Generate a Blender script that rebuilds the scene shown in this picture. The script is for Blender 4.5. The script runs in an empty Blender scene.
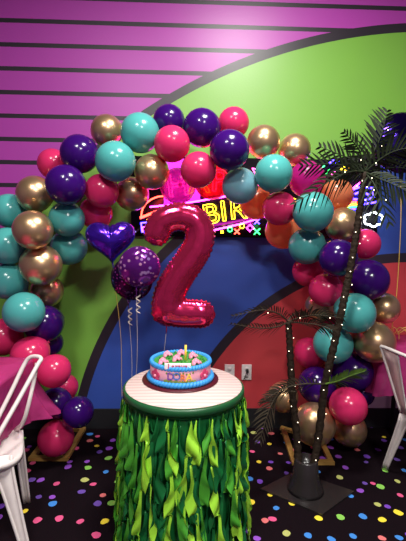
import bpy, bmesh, math, random
from mathutils import Vector, Matrix, Euler, noise
random.seed(7)
C = bpy.context.scene.collection
PI = math.pi
sc = bpy.context.scene

# ------------------------------------------------------------------ camera, light, exposure
W, H, F = 406, 541, 391.0
PITCH, YAW, ROLL = math.radians(-4.5), math.radians(-1.9), math.radians(0.7)
EYE = Vector((0, 0, 1.45))
CAM_M = (Matrix.Rotation(YAW, 3, 'Z') @ Matrix.Rotation(math.radians(90) + PITCH, 3, 'X') @ Matrix.Rotation(ROLL, 3, 'Z'))
cam_d = bpy.data.cameras.new('camera'); cam = bpy.data.objects.new('camera', cam_d); C.objects.link(cam)
cam.location = EYE; cam.rotation_euler = CAM_M.to_euler()
cam_d.sensor_fit = 'VERTICAL'; cam_d.sensor_height = 36; cam_d.lens = 36 * F / H; cam_d.clip_start = 0.02
sc.camera = cam
sc.view_settings.view_transform = 'Standard'; sc.view_settings.look = 'None'
sc.view_settings.exposure = 0.12; sc.view_settings.gamma = 1.0
sc.view_settings.use_curve_mapping = False
world = bpy.data.worlds.new('room_ambient'); sc.world = world; world.use_nodes = True
world.node_tree.nodes['Background'].inputs[0].default_value = (0.55, 0.58, 0.65, 1)
world.node_tree.nodes['Background'].inputs[1].default_value = 0.2

def area(name, loc, size, power, color=(1, 1, 1), rot=(0, 0, 0), size_y=None):
    d = bpy.data.lights.new(name, 'AREA'); d.energy = power; d.size = size; d.color = color
    if size_y: d.shape = 'RECTANGLE'; d.size_y = size_y
    o = bpy.data.objects.new(name, d); o.location = loc; o.rotation_euler = rot; C.objects.link(o); return o
area('ceiling_panel_lamp', (0.45, 1.45, 3.52), 0.5, 78, (1, 0.97, 0.92))
area('ceiling_panel_lamp', (-0.75, 0.2, 3.52), 0.35, 60, (1, 0.97, 0.93))
area('ceiling_panel_lamp', (0.9, -1.3, 3.52), 0.5, 115, (1, 0.97, 0.93))

WALL_Y = 2.92
def ray(px, py):
    return (CAM_M @ Vector(((px - W / 2) / F, -(py - H / 2) / F, -1)))
def at(px, py, Y):                       # point on the photo's ray at room depth Y
    d = ray(px, py); return EYE + d * (Y / d.y)
def atz(px, py, z):                      # point on the photo's ray at height z
    d = ray(px, py); return EYE + d * ((z - EYE.z) / d.z)
def mpp(p):                              # metres per pixel at p
    return -((CAM_M.transposed() @ (Vector(p) - EYE)).z) / F

# ------------------------------------------------------------------ materials
def lin(r, g, b):
    f = lambda c: (c / 255 / 12.92) if c / 255 <= 0.04045 else ((c / 255 + 0.055) / 1.055) ** 2.4
    return (f(r), f(g), f(b), 1)
class NT:
    def __init__(s, name):
        s.m = bpy.data.materials.new(name); s.m.use_nodes = True
        s.t = s.m.node_tree; s.b = s.t.nodes['Principled BSDF']; s.out = s.t.nodes['Material Output']
    def n(s, typ, **kw):
        x = s.t.nodes.new(typ)
        for k, v in kw.items(): setattr(x, k, v)
        return x
    def l(s, a, b): s.t.links.new(a, b)
    def math(s, op, a, b=None, c=None):
        x = s.n('ShaderNodeMath', operation=op)
        for i, v in enumerate((a, b, c)):
            if v is None: continue
            if isinstance(v, (int, float)): x.inputs[i].default_value = v
            else: s.l(v, x.inputs[i])
        return x.outputs[0]
    def mix(s, fac, a, b):
        x = s.n('ShaderNodeMix', data_type='RGBA')
        for i, v in ((0, fac), (6, a), (7, b)):
            if isinstance(v, (int, float, tuple)): x.inputs[i].default_value = v
            else: s.l(v, x.inputs[i])
        return x.outputs[2]
    def set(s, **kw):
        for k, v in kw.items(): s.b.inputs[k.replace('_', ' ')].default_value = v
        return s
def plain(name, col, rough=0.5, metal=0.0, noise_amt=0.06, bump=0.0, scale=30, **kw):
    t = NT(name); t.set(Roughness=rough, Metallic=metal, **kw)
    if 'palm' in name: t.b.inputs['Specular IOR Level'].default_value = 0.15
    tc = t.n('ShaderNodeTexCoord'); nz = t.n('ShaderNodeTexNoise'); nz.inputs['Scale'].default_value = scale
    t.l(tc.outputs['Object'], nz.inputs['Vector'])
    dark = tuple(c * (1 - noise_amt * 2) for c in col[:3]) + (1,)
    lite = tuple(min(1, c * (1 + noise_amt * 2)) for c in col[:3]) + (1,)
    t.l(t.mix(nz.outputs['Fac'], dark, lite), t.b.inputs['Base Color'])
    if bump:
        bp = t.n('ShaderNodeBump'); bp.inputs['Strength'].default_value = bump; bp.inputs['Distance'].default_value = 0.01
        t.l(nz.outputs['Fac'], bp.inputs['Height']); t.l(bp.outputs[0], t.b.inputs['Normal'])
    return t.m
def latex(name, col, trans=0.2, clear=0.0, rough=0.2, spec=0.5):
    t = NT(name); t.set(Roughness=rough, Base_Color=col); t.b.inputs['Specular IOR Level'].default_value = spec
    tr = t.n('ShaderNodeBsdfTranslucent'); tr.inputs[0].default_value = col
    mx = t.n('ShaderNodeMixShader'); mx.inputs[0].default_value = trans
    t.l(t.b.outputs[0], mx.inputs[1]); t.l(tr.outputs[0], mx.inputs[2]); o = mx.outputs[0]
    if clear:
        tp = t.n('ShaderNodeBsdfTransparent'); tp.inputs[0].default_value = tuple(min(1, c * 0.5 + 0.5) for c in col[:3]) + (1,)
        m2 = t.n('ShaderNodeMixShader'); m2.inputs[0].default_value = clear
        t.l(o, m2.inputs[1]); t.l(tp.outputs[0], m2.inputs[2]); o = m2.outputs[0]
    t.l(o, t.out.inputs[0]); return t.m
def glow(name, col, s):
    t = NT(name); t.set(Base_Color=col, Emission_Color=col, Emission_Strength=s, Roughness=0.4); return t.m

def wall_mural():
    t = NT('painted_mural'); t.set(Roughness=0.42)
    g = t.n('ShaderNodeNewGeometry'); sp = t.n('ShaderNodeSeparateXYZ'); t.l(g.outputs['Position'], sp.inputs[0])
    X, Z = sp.outputs['X'], sp.outputs['Z']
    def circ(cx, cz, R):
        dx = t.math('SUBTRACT', X, cx); dz = t.math('SUBTRACT', Z, cz)
        return t.math('SUBTRACT', t.math('SQRT', t.math('ADD', t.math('MULTIPLY', dx, dx), t.math('MULTIPLY', dz, dz))), R)
    pur, bla, gre, blu, red, whi = lin(172, 62, 164), lin(38, 30, 40), lin(120, 176, 66), lin(50, 82, 172), lin(196, 62, 68), lin(205, 200, 205)
    z0 = at(0, 20, WALL_Y).z; z1 = at(0, 162, WALL_Y).z; per = (z0 - z1) / 6; half = 0.0155
    ph = t.math('DIVIDE', t.math('SUBTRACT', Z, z0), per)
    fr = t.math('SUBTRACT', ph, t.math('ROUND', ph))
    stripe = t.math('LESS_THAN', t.math('ABSOLUTE', fr), half / per)
    col = t.mix(stripe, pur, bla)
    for (cx, cy, r, bw, c) in ((1.84, -0.878, 3.86, 8.5, gre), (1.536, -0.348, 2.386, 9.5, blu), (1.674, -0.477, 1.775, 9.5, red), (1.674, -0.477, 0.78, 9, whi)):
        d = circ(cx, cy, r); b = bw * WALL_Y / F
        col = t.mix(t.math('LESS_THAN', d, b), col, bla)
        col = t.mix(t.math('LESS_THAN', d, 0.0), col, c)
    nz = t.n('ShaderNodeTexNoise'); nz.inputs['Scale'].default_value = 5; t.l(g.outputs['Position'], nz.inputs['Vector'])
    col = t.mix(t.math('MULTIPLY', nz.outputs['Fac'], 0.10), col, lin(90, 80, 90))
    t.l(col, t.b.inputs['Base Color'])
    n2 = t.n('ShaderNodeTexNoise'); n2.inputs['Scale'].default_value = 90; t.l(g.outputs['Position'], n2.inputs['Vector'])
    bp = t.n('ShaderNodeBump'); bp.inputs['Strength'].default_value = 0.06; bp.inputs['Distance'].default_value = 0.01
    t.l(n2.outputs['Fac'], bp.inputs['Height']); t.l(bp.outputs[0], t.b.inputs['Normal'])
    return t.m
def carpet():
    t = NT('confetti_carpet'); t.set(Roughness=0.9); t.b.inputs['Specular IOR Level'].default_value = 0.05
    g = t.n('ShaderNodeNewGeometry')
    v = t.n('ShaderNodeTexVoronoi', voronoi_dimensions='2D', feature='F1'); v.inputs['Scale'].default_value = 9.0; v.inputs['Randomness'].default_value = 0.8
    nzd = t.n('ShaderNodeTexNoise'); nzd.inputs['Scale'].default_value = 12
    t.l(g.outputs['Position'], nzd.inputs['Vector'])
    add = t.n('ShaderNodeVectorMath', operation='MULTIPLY_ADD'); add.inputs[1].default_value = (0.03, 0.03, 0)
    t.l(nzd.outputs['Color'], add.inputs[0]); t.l(g.outputs['Position'], add.inputs[2]); t.l(add.outputs[0], v.inputs['Vector'])
    sx = t.n('ShaderNodeSeparateColor'); t.l(v.outputs['Color'], sx.inputs[0])
    rad = t.math('MULTIPLY_ADD', sx.outputs[1], 0.08, 0.135)
    isd = t.math('MULTIPLY', t.math('LESS_THAN', v.outputs['Distance'], rad), t.math('GREATER_THAN', sx.outputs[2], 0.10))
    cr = t.n('ShaderNodeValToRGB'); cr.color_ramp.interpolation = 'CONSTANT'; e = cr.color_ramp.elements
    cols = [lin(120, 74, 190), lin(228, 92, 140), lin(150, 84, 200), lin(250, 226, 70), lin(140, 205, 90), lin(70, 140, 220), lin(185, 190, 110), lin(110, 80, 170), lin(228, 120, 120)]
    e[0].color = cols[0]; e[1].position = 1 / 9; e[1].color = cols[1]
    for i in range(2, 9): x = e.new(i / 9); x.color = cols[i]
    t.l(sx.outputs[0], cr.inputs[0])
    nz = t.n('ShaderNodeTexNoise'); nz.inputs['Scale'].default_value = 220; t.l(g.outputs['Position'], nz.inputs['Vector'])
    base = t.mix(nz.outputs['Fac'], (0.003, 0.002, 0.003, 1), (0.012, 0.006, 0.009, 1))
    t.l(t.mix(isd, base, cr.outputs[0]), t.b.inputs['Base Color'])
    bp = t.n('ShaderNodeBump'); bp.inputs['Strength'].default_value = 0.25; bp.inputs['Distance'].default_value = 0.006
    t.l(nz.outputs['Fac'], bp.inputs['Height']); t.l(bp.outputs[0], t.b.inputs['Normal'])
    return t.m
def foil(name, col, col2=None, rough=0.14, scale=60, thr=0.56, metal=0.95):
    t = NT(name); t.set(Roughness=rough, Metallic=metal, Base_Color=col)
    tc = t.n('ShaderNodeTexCoord'); nz = t.n('ShaderNodeTexNoise'); nz.inputs['Scale'].default_value = 16; nz.inputs['Detail'].default_value = 1
    t.l(tc.outputs['Object'], nz.inputs['Vector'])
    bp = t.n('ShaderNodeBump'); bp.inputs['Strength'].default_value = 0.34; bp.inputs['Distance'].default_value = 0.012
    t.l(nz.outputs['Fac'], bp.inputs['Height']); t.l(bp.outputs[0], t.b.inputs['Normal'])
    if col2:
        v = t.n('ShaderNodeTexVoronoi'); v.inputs['Scale'].default_value = scale; t.l(tc.outputs['Object'], v.inputs['Vector'])
        s = t.n('ShaderNodeSeparateColor'); t.l(v.outputs['Color'], s.inputs[0])
        m = t.math('MULTIPLY', t.math('LESS_THAN', v.outputs['Distance'], 0.38), t.math('GREATER_THAN', s.outputs[0], thr))
        t.l(t.mix(m, col, t.mix(s.outputs[1], col2[0], col2[1])), t.b.inputs['Base Color'])
    return t.m
def wood(name, a, b, scale=18, rough=0.55):
    t = NT(name); t.set(Roughness=rough)
    tc = t.n('ShaderNodeTexCoord'); w = t.n('ShaderNodeTexWave', bands_direction='Y'); w.inputs['Scale'].default_value = scale
    w.inputs['Distortion'].default_value = 2.5; w.inputs['Detail'].default_value = 2; w.inputs['Detail Scale'].default_value = 0.6
    t.l(tc.outputs['Object'], w.inputs['Vector']); t.l(t.mix(w.outputs['Fac'], a, b), t.b.inputs['Base Color']); return t.m
def plastic_film(name, col, trans=0.35):
    t = NT(name); t.set(Roughness=0.22, Base_Color=col)
    tr = t.n('ShaderNodeBsdfTranslucent'); tr.inputs[0].default_value = col
    mx = t.n('ShaderNodeMixShader'); mx.inputs[0].default_value = trans
    t.l(t.b.outputs[0], mx.inputs[1]); t.l(tr.outputs[0], mx.inputs[2])
    tp = t.n('ShaderNodeBsdfTransparent'); tp.inputs[0].default_value = (1, 0.55, 0.8, 1)
    m2 = t.n('ShaderNodeMixShader'); m2.inputs[0].default_value = 0.18
    t.l(mx.outputs[0], m2.inputs[1]); t.l(tp.outputs[0], m2.inputs[2]); t.l(m2.outputs[0], t.out.inputs[0])
    tc = t.n('ShaderNodeTexCoord'); nz = t.n('ShaderNodeTexNoise'); nz.inputs['Scale'].default_value = 14; nz.inputs['Detail'].default_value = 3
    t.l(tc.outputs['Object'], nz.inputs['Vector'])
    bp = t.n('ShaderNodeBump'); bp.inputs['Strength'].default_value = 0.5; bp.inputs['Distance'].default_value = 0.02
    t.l(nz.outputs['Fac'], bp.inputs['Height']); t.l(bp.outputs[0], t.b.inputs['Normal']); return t.m

M = dict(
    teal=latex('turquoise_latex', lin(80, 172, 168), 0.12),
    pink=latex('pink_latex', lin(222, 50, 108), 0.22),
    purple=latex('purple_latex', lin(54, 12, 104), 0.15, rough=0.16),
    gold=plain('chrome_gold_latex', lin(214, 178, 134), 0.3, 0.85, 0.02),
    magenta=latex('clear_magenta_latex', lin(214, 40, 160), 0.45, 0.4),
    redglow=latex('clear_red_latex', lin(235, 20, 60), 0.6, 0.3),
    orange=latex('backlit_gold_latex', lin(228, 142, 98), 0.4, 0.1),  # gold balloons with the orange backlight put into their base colour
    paleteal=latex('pale_turquoise_latex', lin(120, 175, 190), 0.25, 0.08),
    black=plain('matte_black', (0.012, 0.012, 0.014, 1), 0.5),
    sign=plain('black_acrylic', (0.01, 0.008, 0.012, 1), 0.2),
    ceil=plain('ceiling_grey', lin(120, 120, 125), 0.9), side=plain('side_wall_paint', lin(92, 70, 110), 0.8),
    white=plain('white_powder_coat', lin(226, 216, 212), 0.35), blush=plain('blush_powder_coat', lin(226, 190, 186), 0.4),
    plate=plain('ivory_plate', lin(225, 215, 212), 0.4), cord=plain('black_rubber', (0.02, 0.02, 0.02, 1), 0.5),
    frame=wood('gold_stained_wood', lin(150, 112, 50), lin(190, 150, 80)),
    trunk=plain('palm_trunk_plastic', lin(46, 36, 28), 0.7, bump=0.8, noise_amt=0.25, scale=60),
    leaf=plain('palm_leaf_green', lin(38, 46, 30), 0.5, noise_amt=0.25, scale=8),
    leafdry=plain('palm_leaf_olive', lin(70, 62, 50), 0.6, noise_amt=0.2, scale=8),
    leaflite=plain('palm_leaf_bright', lin(96, 128, 52), 0.45, noise_amt=0.15, scale=8),
    bulb=glow('warm_led', (1, 0.84, 0.6, 1), 4),
    dish=plain('smoked_plastic', lin(40, 36, 36), 0.25),
    tabletop=wood('pale_birch_slice', lin(226, 204, 196), lin(206, 178, 172), 9, 0.5),
    rim=plain('dark_green_binding', lin(28, 84, 46), 0.35),
    g1=plain('lime_satin', lin(160, 224, 60), 0.3, noise_amt=0.05), g2=plain('mid_green_satin', lin(72, 156, 46), 0.3, noise_amt=0.05), g3=plain('dark_green_satin', lin(24, 104, 52), 0.28, noise_amt=0.05),
    cakepink=plain('pink_icing', lin(240, 172, 190), 0.5), cakeblue=plain('blue_buttercream', lin(52, 150, 222), 0.45),
    flower=plain('dark_pink_icing', lin(205, 62, 110), 0.5), rose=plain('rose_icing', lin(248, 150, 175), 0.5), leafice=plain('green_icing', lin(62, 150, 60), 0.5),
    yellow=plain('yellow_icing', lin(248, 210, 70), 0.45), board=plain('dark_red_board', lin(84, 24, 34), 0.3),
    lpurple=plain('purple_icing', lin(120, 70, 170), 0.5), lorange=plain('orange_icing', lin(235, 130, 60), 0.5), lblue=plain('deep_blue_icing', lin(60, 110, 190), 0.5), lgreen=plain('olive_icing', lin(120, 140, 60), 0.5),
    plaque=plain('white_sugar_paste', lin(250, 244, 246), 0.4),
    foil2=foil('pink_foil', lin(238, 56, 108), rough=0.15, metal=0.86), foilheart=foil('violet_foil', lin(84, 40, 200), rough=.2, metal=.85), 
    foilround=foil('printed_purple_foil', lin(104, 30, 130), (lin(240, 170, 205), lin(170, 130, 220)), scale=46, thr=0.45, metal=0.6),
    foildark=foil('dark_purple_foil', lin(52, 14, 66), (lin(190, 60, 150), lin(130, 90, 190)), scale=70, thr=0.6, metal=0.7),
    foilstar=foil('midnight_purple_foil', lin(46, 26, 110)),
    ribbon=plain('pale_ribbon', lin(200, 190, 180), 0.4), goldribbon=plain('yellow_ribbon', lin(225, 190, 90), 0.35),
    film=plastic_film('pink_plastic_film', lin(206, 66, 138)),
    n_pink=glow('neon_pink', (1, 0.06, 0.40, 1), 12), n_yel=glow('neon_yellow', (1, 0.66, 0.02, 1), 6), n_red=glow('neon_red', (1, 0.05, 0.03, 1), 10),
    n_mag=glow('neon_magenta', (1, 0.04, 0.75, 1), 14), n_blue=glow('neon_blue', (0.06, 0.03, 1, 1), 14), n_grn=glow('neon_green', (0.05, 1, 0.2, 1), 4), tile_mag=glow('added_magenta_glow', (0.62, 0.03, 0.85, 1), 1.6), tile_red=glow('added_red_glow', (1, 0.04, 0.06, 1), 1.6), n_wht=glow('neon_white', (0.85, 0.95, 1, 1), 6), n_org=glow('neon_orange', (1, 0.4, 0.04, 1), 5),  # tile_mag and tile_red: emission for the added glow tiles
)

# ------------------------------------------------------------------ helpers
def tag(o, label=None, cat=None, group=None, kind=None):
    if label: o['label'] = label
    if cat: o['category'] = cat
    if group: o['group'] = group
    if kind: o['kind'] = kind
    return o
def empty(name, loc, label=None, cat=None, group=None):
    o = bpy.data.objects.new(name, None); o.location = loc; o.empty_display_size = 0.1; C.objects.link(o)
    return tag(o, label, cat, group)
def wloc(o):
    v = Vector(o.location)
    while o.parent: o = o.parent; v = v + Vector(o.location)
    return v
def obj(name, bm, mat, parent=None, smooth=True, loc=None):
    """bm is in room coordinates; origin goes to loc, the parent's place, or the mesh's base"""
    bmesh.ops.recalc_face_normals(bm, faces=bm.faces[:])
    if parent is not None: org = wloc(parent)
    elif loc is not None: org = Vector(loc)
    else:
        xs = [v.co for v in bm.verts]
        org = Vector(((min(v.x for v in xs) + max(v.x for v in xs)) / 2, (min(v.y for v in xs) + max(v.y for v in xs)) / 2, min(v.z for v in xs)))
    bmesh.ops.translate(bm, verts=bm.verts[:], vec=-org)
    me = bpy.data.meshes.new(name); bm.to_mesh(me); bm.free()
    for p in me.polygons: p.use_smooth = smooth
    for m in (mat if isinstance(mat, list) else [mat]): me.materials.append(m)
    o = bpy.data.objects.new(name, me); C.objects.link(o)
    if parent is not None: o.parent = parent
    else: o.location = org
    return o
def B(): return bmesh.new()
def box(bm, lo, hi, bev=0.0):
    r = bmesh.ops.create_cube(bm, size=1); vs = r['verts']
    for v in vs: v.co = Vector([(lo[i] + hi[i]) / 2 + v.co[i] * (hi[i] - lo[i]) for i in range(3)])
    if bev:
        es = list({e for v in vs for e in v.link_edges})
        bmesh.ops.bevel(bm, geom=es, offset=bev, segments=2, affect='EDGES', profile=0.7)
    return bm
def lathe(bm, prof, c=(0, 0, 0), seg=48, rot=None):
    rings = []
    for r, z in prof:
        if r < 1e-6: rings.append([bm.verts.new((0, 0, z))])
        else: rings.append([bm.verts.new((r * math.cos(2 * PI * k / seg), r * math.sin(2 * PI * k / seg), z)) for k in range(seg)])
    for a, b in zip(rings, rings[1:]):
        for k in range(seg):
            k2 = (k + 1) % seg
            if len(a) == 1 and len(b) == 1: continue
            if len(a) == 1: bm.faces.new((a[0], b[k], b[k2]))
            elif len(b) == 1: bm.faces.new((a[k], b[0], a[k2]))
            else: bm.faces.new((a[k], b[k], b[k2], a[k2]))
    vs = [v for r in rings for v in r]
    if rot is not None: bmesh.ops.transform(bm, matrix=rot.to_matrix().to_4x4() if hasattr(rot, 'to_matrix') else rot, verts=vs)
    bmesh.ops.translate(bm, verts=vs, vec=Vector(c)); return bm
def crom(pts, n=6):
    P = [Vector(p) for p in pts]
    if len(P) < 3: return [P[0].lerp(P[-1], i / n) for i in range(n + 1)]
    out = []
    for i in range(len(P) - 1):
        p0 = P[i - 1] if i else P[0] * 2 - P[1]; p1, p2 = P[i], P[i + 1]; p3 = P[i + 2] if i + 2 < len(P) else P[-1] * 2 - P[-2]
        for k in range(n):
            t = k / n
            out.append(0.5 * ((2 * p1) + (p2 - p0) * t + (2 * p0 - 5 * p1 + 4 * p2 - p3) * t * t + (3 * p1 - p0 - 3 * p2 + p3) * t ** 3))
    out.append(P[-1].copy()); return out
def tube(bm, pts, rad, seg=8, closed=False, flat=1.0, up=None):
    n = len(pts); pts = [Vector(p) for p in pts]
    R = rad if callable(rad) else (lambda t: rad)
    rings = []; prev = None
    for i, p in enumerate(pts):
        a = pts[(i - 1) % n] if (closed or i) else p; b = pts[(i + 1) % n] if (closed or i < n - 1) else p
        T = (b - a).normalized() if (b - a).length > 1e-9 else Vector((0, 0, 1))
        if prev is None:
            u = Vector(up) if up else (Vector((0, 0, 1)) if abs(T.z) < 0.9 else Vector((0, 1, 0)))
        else: u = prev
        N = (u - T * u.dot(T)); N = N.normalized() if N.length > 1e-6 else T.orthogonal().normalized()
        prev = N; Bn = T.cross(N); r = R(i / max(1, n - 1))
        rings.append([bm.verts.new(p + (N * math.cos(2 * PI * k / seg) + Bn * math.sin(2 * PI * k / seg) * flat) * r) for k in range(seg)])
    for i in range(n if closed else n - 1):
        a, b = rings[i], rings[(i + 1) % n]
        for k in range(seg):
            k2 = (k + 1) % seg; bm.faces.new((a[k], a[k2], b[k2], b[k]))
    if not closed: bm.faces.new(rings[0][::-1]); bm.faces.new(rings[-1])
    return bm
def ball(bm, c, r, seg=12, sc3=(1, 1, 1)):
    q = bmesh.ops.create_uvsphere(bm, u_segments=seg, v_segments=max(6, seg // 2), radius=r)
    for v in q['verts']: v.co = Vector((v.co.x * sc3[0], v.co.y * sc3[1], v.co.z * sc3[2])) + Vector(c)
    return bm
def prism(bm, poly, d):
    """poly: room points of a flat outline; d: thickness vector"""
    a = [bm.verts.new(p) for p in poly]; b = [bm.verts.new(Vector(p) + Vector(d)) for p in poly]
    n = len(a); bm.faces.new(a); bm.faces.new(b[::-1])
    for i in range(n): bm.faces.new((a[i], b[i], b[(i + 1) % n], a[(i + 1) % n]))
    return bm
def text_mesh(ch, size, extrude=0.0, outline=False):
    cu = bpy.data.curves.new('lettering', 'FONT'); cu.body = ch; cu.size = size; cu.align_x = 'CENTER'; cu.align_y = 'CENTER'
    cu.resolution_u = 4; cu.extrude = extrude
    if outline: cu.fill_mode = 'NONE'; cu.extrude = 0; cu.offset = 0.022 * size
    o = bpy.data.objects.new('lettering', cu); C.objects.link(o)
    dg = bpy.context.evaluated_depsgraph_get(); dg.update()
    me = bpy.data.meshes.new_from_object(o.evaluated_get(dg)); bpy.data.objects.remove(o); bpy.data.curves.remove(cu)
    return me
def loops_of(me):
    adj = {}
    for e in me.edges:
        a, b = e.vertices; adj.setdefault(a, []).append(b); adj.setdefault(b, []).append(a)
    seen = set(); out = []
    for s in adj:
        if s in seen: continue
        lp = [s]; seen.add(s); cur = s
        while True:
            nx = [v for v in adj[cur] if v not in seen]
            if not nx: break
            cur = nx[0]; seen.add(cur); lp.append(cur)
        out.append([me.vertices[i].co.copy() for i in lp])
    return out

# ------------------------------------------------------------------ the room
XL, XR, YB, ZC = -3.0, 3.2, -2.6, 3.55
tag(obj('floor', box(B(), (XL, YB, -0.1), (XR, WALL_Y, 0)), carpet(), None, False), 'black carpet scattered with coloured confetti dots', 'floor', kind='structure')
tag(obj('wall_back', box(B(), (XL, WALL_Y, 0), (XR, WALL_Y + 0.1, ZC)), wall_mural(), None, False), 'wall painted with striped purple, green, blue and red arcs', 'wall', kind='structure')
tag(obj('baseboard_back', box(B(), (XL, WALL_Y - 0.012, 0), (XR, WALL_Y, 0.155), 0.003), M['black'], None, False), 'black baseboard under the mural', 'baseboard', kind='structure')
tag(obj('wall_left', box(B(), (XL - 0.1, YB, 0), (XL, WALL_Y, ZC)), M['side'], None, False), kind='structure')
tag(obj('wall_right', box(B(), (XR, YB, 0), (XR + 0.1, WALL_Y, ZC)), M['side'], None, False), kind='structure')
tag(obj('wall_front', box(B(), (XL, YB - 0.1, 0), (XR, YB, ZC)), M['side'], None, False), kind='structure')
tag(obj('ceiling', box(B(), (XL, YB, ZC), (XR, WALL_Y, ZC + 0.1)), M['ceil'], None, False), kind='structure')

# ------------------------------------------------------------------ wall outlets
for px, lab in ((229.5, 'white wall outlet cover partly hidden by the cake table top'), (246.5, 'white wall outlet cover with a black plug, clear of the cake table')):
    c = at(px, 372, WALL_Y); c.y = WALL_Y
    t = empty('outlet_cover', c, lab, 'wall outlet', 'outlet covers on the red part of the wall')
    obj('plate', box(B(), (c.x - 0.038, WALL_Y - 0.008, c.z - 0.06), (c.x + 0.038, WALL_Y, c.z + 0.06), 0.003), M['plate'], t)
    for s in (-1, 1):
        obj('socket', lathe(B(), [(0, 0.003), (0.015, 0.003), (0.017, 0)], (c.x, WALL_Y - 0.0085, c.z + s * 0.027), 16, Euler((PI / 2, 0, 0))), M['plate'], t)
    if px > 240:
        b = box(B(), (c.x - 0.007, WALL_Y - 0.035, c.z + 0.005), (c.x + 0.012, WALL_Y - 0.008, c.z + 0.03), 0.003)
        tube(b, crom([(c.x, WALL_Y - 0.03, c.z + 0.012), (c.x - 0.012, WALL_Y - 0.03, c.z - 0.02), (c.x - 0.022, WALL_Y - 0.018, c.z - 0.055)]), 0.0035, 6)
        tag(obj('plug', b, M['cord'], t), 'black plug with short cord')

# ------------------------------------------------------------------ neon sign
SY = WALL_Y - 0.045
p0 = at(131, 236, SY); p1 = at(377, 239, SY); ptop = at(200, 157, SY)
sgn = empty('neon_sign', ((p0.x + p1.x) / 2, SY, p0.z), 'black neon birthday sign glowing behind the balloon arch', 'neon sign')
bm = B(); box(bm, (p0.x, SY + 0.004, p0.z), (p1.x, SY + 0.018, ptop.z)); 
obj('panel', bm, M['sign'], sgn)
for (x, z) in ((p0.x + 0.03, p0.z + 0.03), (p1.x - 0.03, p1.z + 0.05), (p0.x + 0.03, ptop.z - 0.03), (p1.x - 0.03, ptop.z - 0.03)):
    b = B(); tube(b, [(x, SY - 0.002, z), (x, WALL_Y, z)], 0.007, 10); obj('standoff', b, M['white'], sgn)
NY = SY - 0.012
def neon(name, pts, mat, r=0.006, closed=False, label=None):
    b = B(); tube(b, pts, r, 6, closed); o = obj(name, b, mat, sgn)
    if label: o['label'] = label
    return o
def letter(ch, px, py, hpx, rot, mat, y=None):
    c = at(px, py, NY); size = hpx * mpp(c) / 0.70
    me = text_mesh(ch, size, outline=True); b = B()
    R = Matrix.Rotation(-math.radians(rot), 3, 'Y')
    for lp in loops_of(me):
        if len(lp) < 3: continue
        pts = []
        for i, v in enumerate(lp):
            w = lp[(i + 1) % len(lp)]
            pts.append(v)
            if (w - v).length > size * 0.2: pts += [v.lerp(w, .08), v.lerp(w, .92)]
        tube(b, [c + R @ Vector((v.x * 1.05, 0, v.y)) for v in pts], 0.0034, 6, True)
    bpy.data.meshes.remove(me); o = obj('letter', b, mat, sgn); return o
for i, ch in enumerate('HAPPY'):
    letter(ch, 178 + i * 20.5, 186 - 3.2 * i + 0.55 * i * i, 22, 8 - 4 * i, M[('n_pink', 'n_yel', 'n_pink', 'n_yel', 'n_pink')[i]])
for i, ch in enumerate('BIRTHDAY'):
    letter(ch, 211 + (0, 12.5, 27, 44, 62, 81, 99, 117)[i], 215 - 3.3 * i + 0.42 * i * i, 20, 11 - 3.1 * i, M['n_yel'])
obj('added_glow_tile', prism(B(), [at(x, y, SY + .003) for x, y in ((164, 206), (200, 202), (200, 159), (164, 159))], (0, -.006, 0)), M['tile_mag'], sgn, False)  # glowing tile added on the panel to backlight the magenta balloon
obj('added_glow_tile', prism(B(), [at(x, y, SY + .003) for x, y in ((203, 197), (224, 195), (224, 163), (203, 163))], (0, -.006, 0)), M['tile_red'], sgn, False)  # hidden tile, added so the balloon before it glows red
neon('light_bar', crom([at(150, 207, NY), at(185, 203, NY), at(222, 197, NY), at(262, 190, NY)]), M['n_mag'], 0.0055)
neon('light_bar', crom([at(210, 231, NY), at(240, 224, NY), at(275, 214, NY), at(310, 210, NY)]), M['n_mag'], 0.0055)
# glowing pizza-slice shaped dome of red tubes
neon('dome_light', crom([at(141, 217, NY), at(143, 208, NY), at(149, 201, NY), at(157, 197, NY), at(165, 196, NY)]), M['n_red'], 0.006)
neon('dome_light', crom([at(140, 218, NY), at(150, 214, NY), at(160, 210, NY), at(170, 206, NY)]), M['n_red'], 0.009)
neon('flame_light', crom([at(147, 219, NY), at(150, 222, NY), at(153, 218, NY)]), M['n_org'], 0.006)
neon('square_light', [at(141, 223, NY), at(150, 222, NY), at(151, 231, NY), at(142, 232, NY)], M['n_blue'], 0.007, True)
def ring_light(px, py, rpx, mat, r=0.0045):
    c = at(px, py, NY); R = rpx * mpp(c)
    neon('ring_light', [c + Vector((R * math.cos(a * PI / 8), 0, R * math.sin(a * PI / 8))) for a in range(16)], mat, r, True)
def cross_light(px, py, rpx, mat):
    b = B()
    for s in (-1, 1): tube(b, [at(px - rpx, py - s * rpx, NY), at(px + rpx, py + s * rpx, NY)], 0.0045, 6)
    obj('cross_light', b, mat, sgn)
ring_light(144, 229, 2, M['n_mag']); ring_light(230, 229.5, 2.2, M['n_grn']); ring_light(242, 226, 2.2, M['n_yel'])
cross_light(237, 231.5, 2.6, M['n_red']); cross_light(257, 231.5, 3, M['n_grn']); cross_light(257, 221.5, 2.5, M['n_blue']); cross_light(222, 232, 1.2, M['n_yel'])
neon('diamond_light', [at(250 + x, 228 + y, NY) for x, y in ((0, -3.5), (3.5, 0), (0, 3.5), (-3.5, 0))], M['n_mag'], 0.0045, True)
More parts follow.
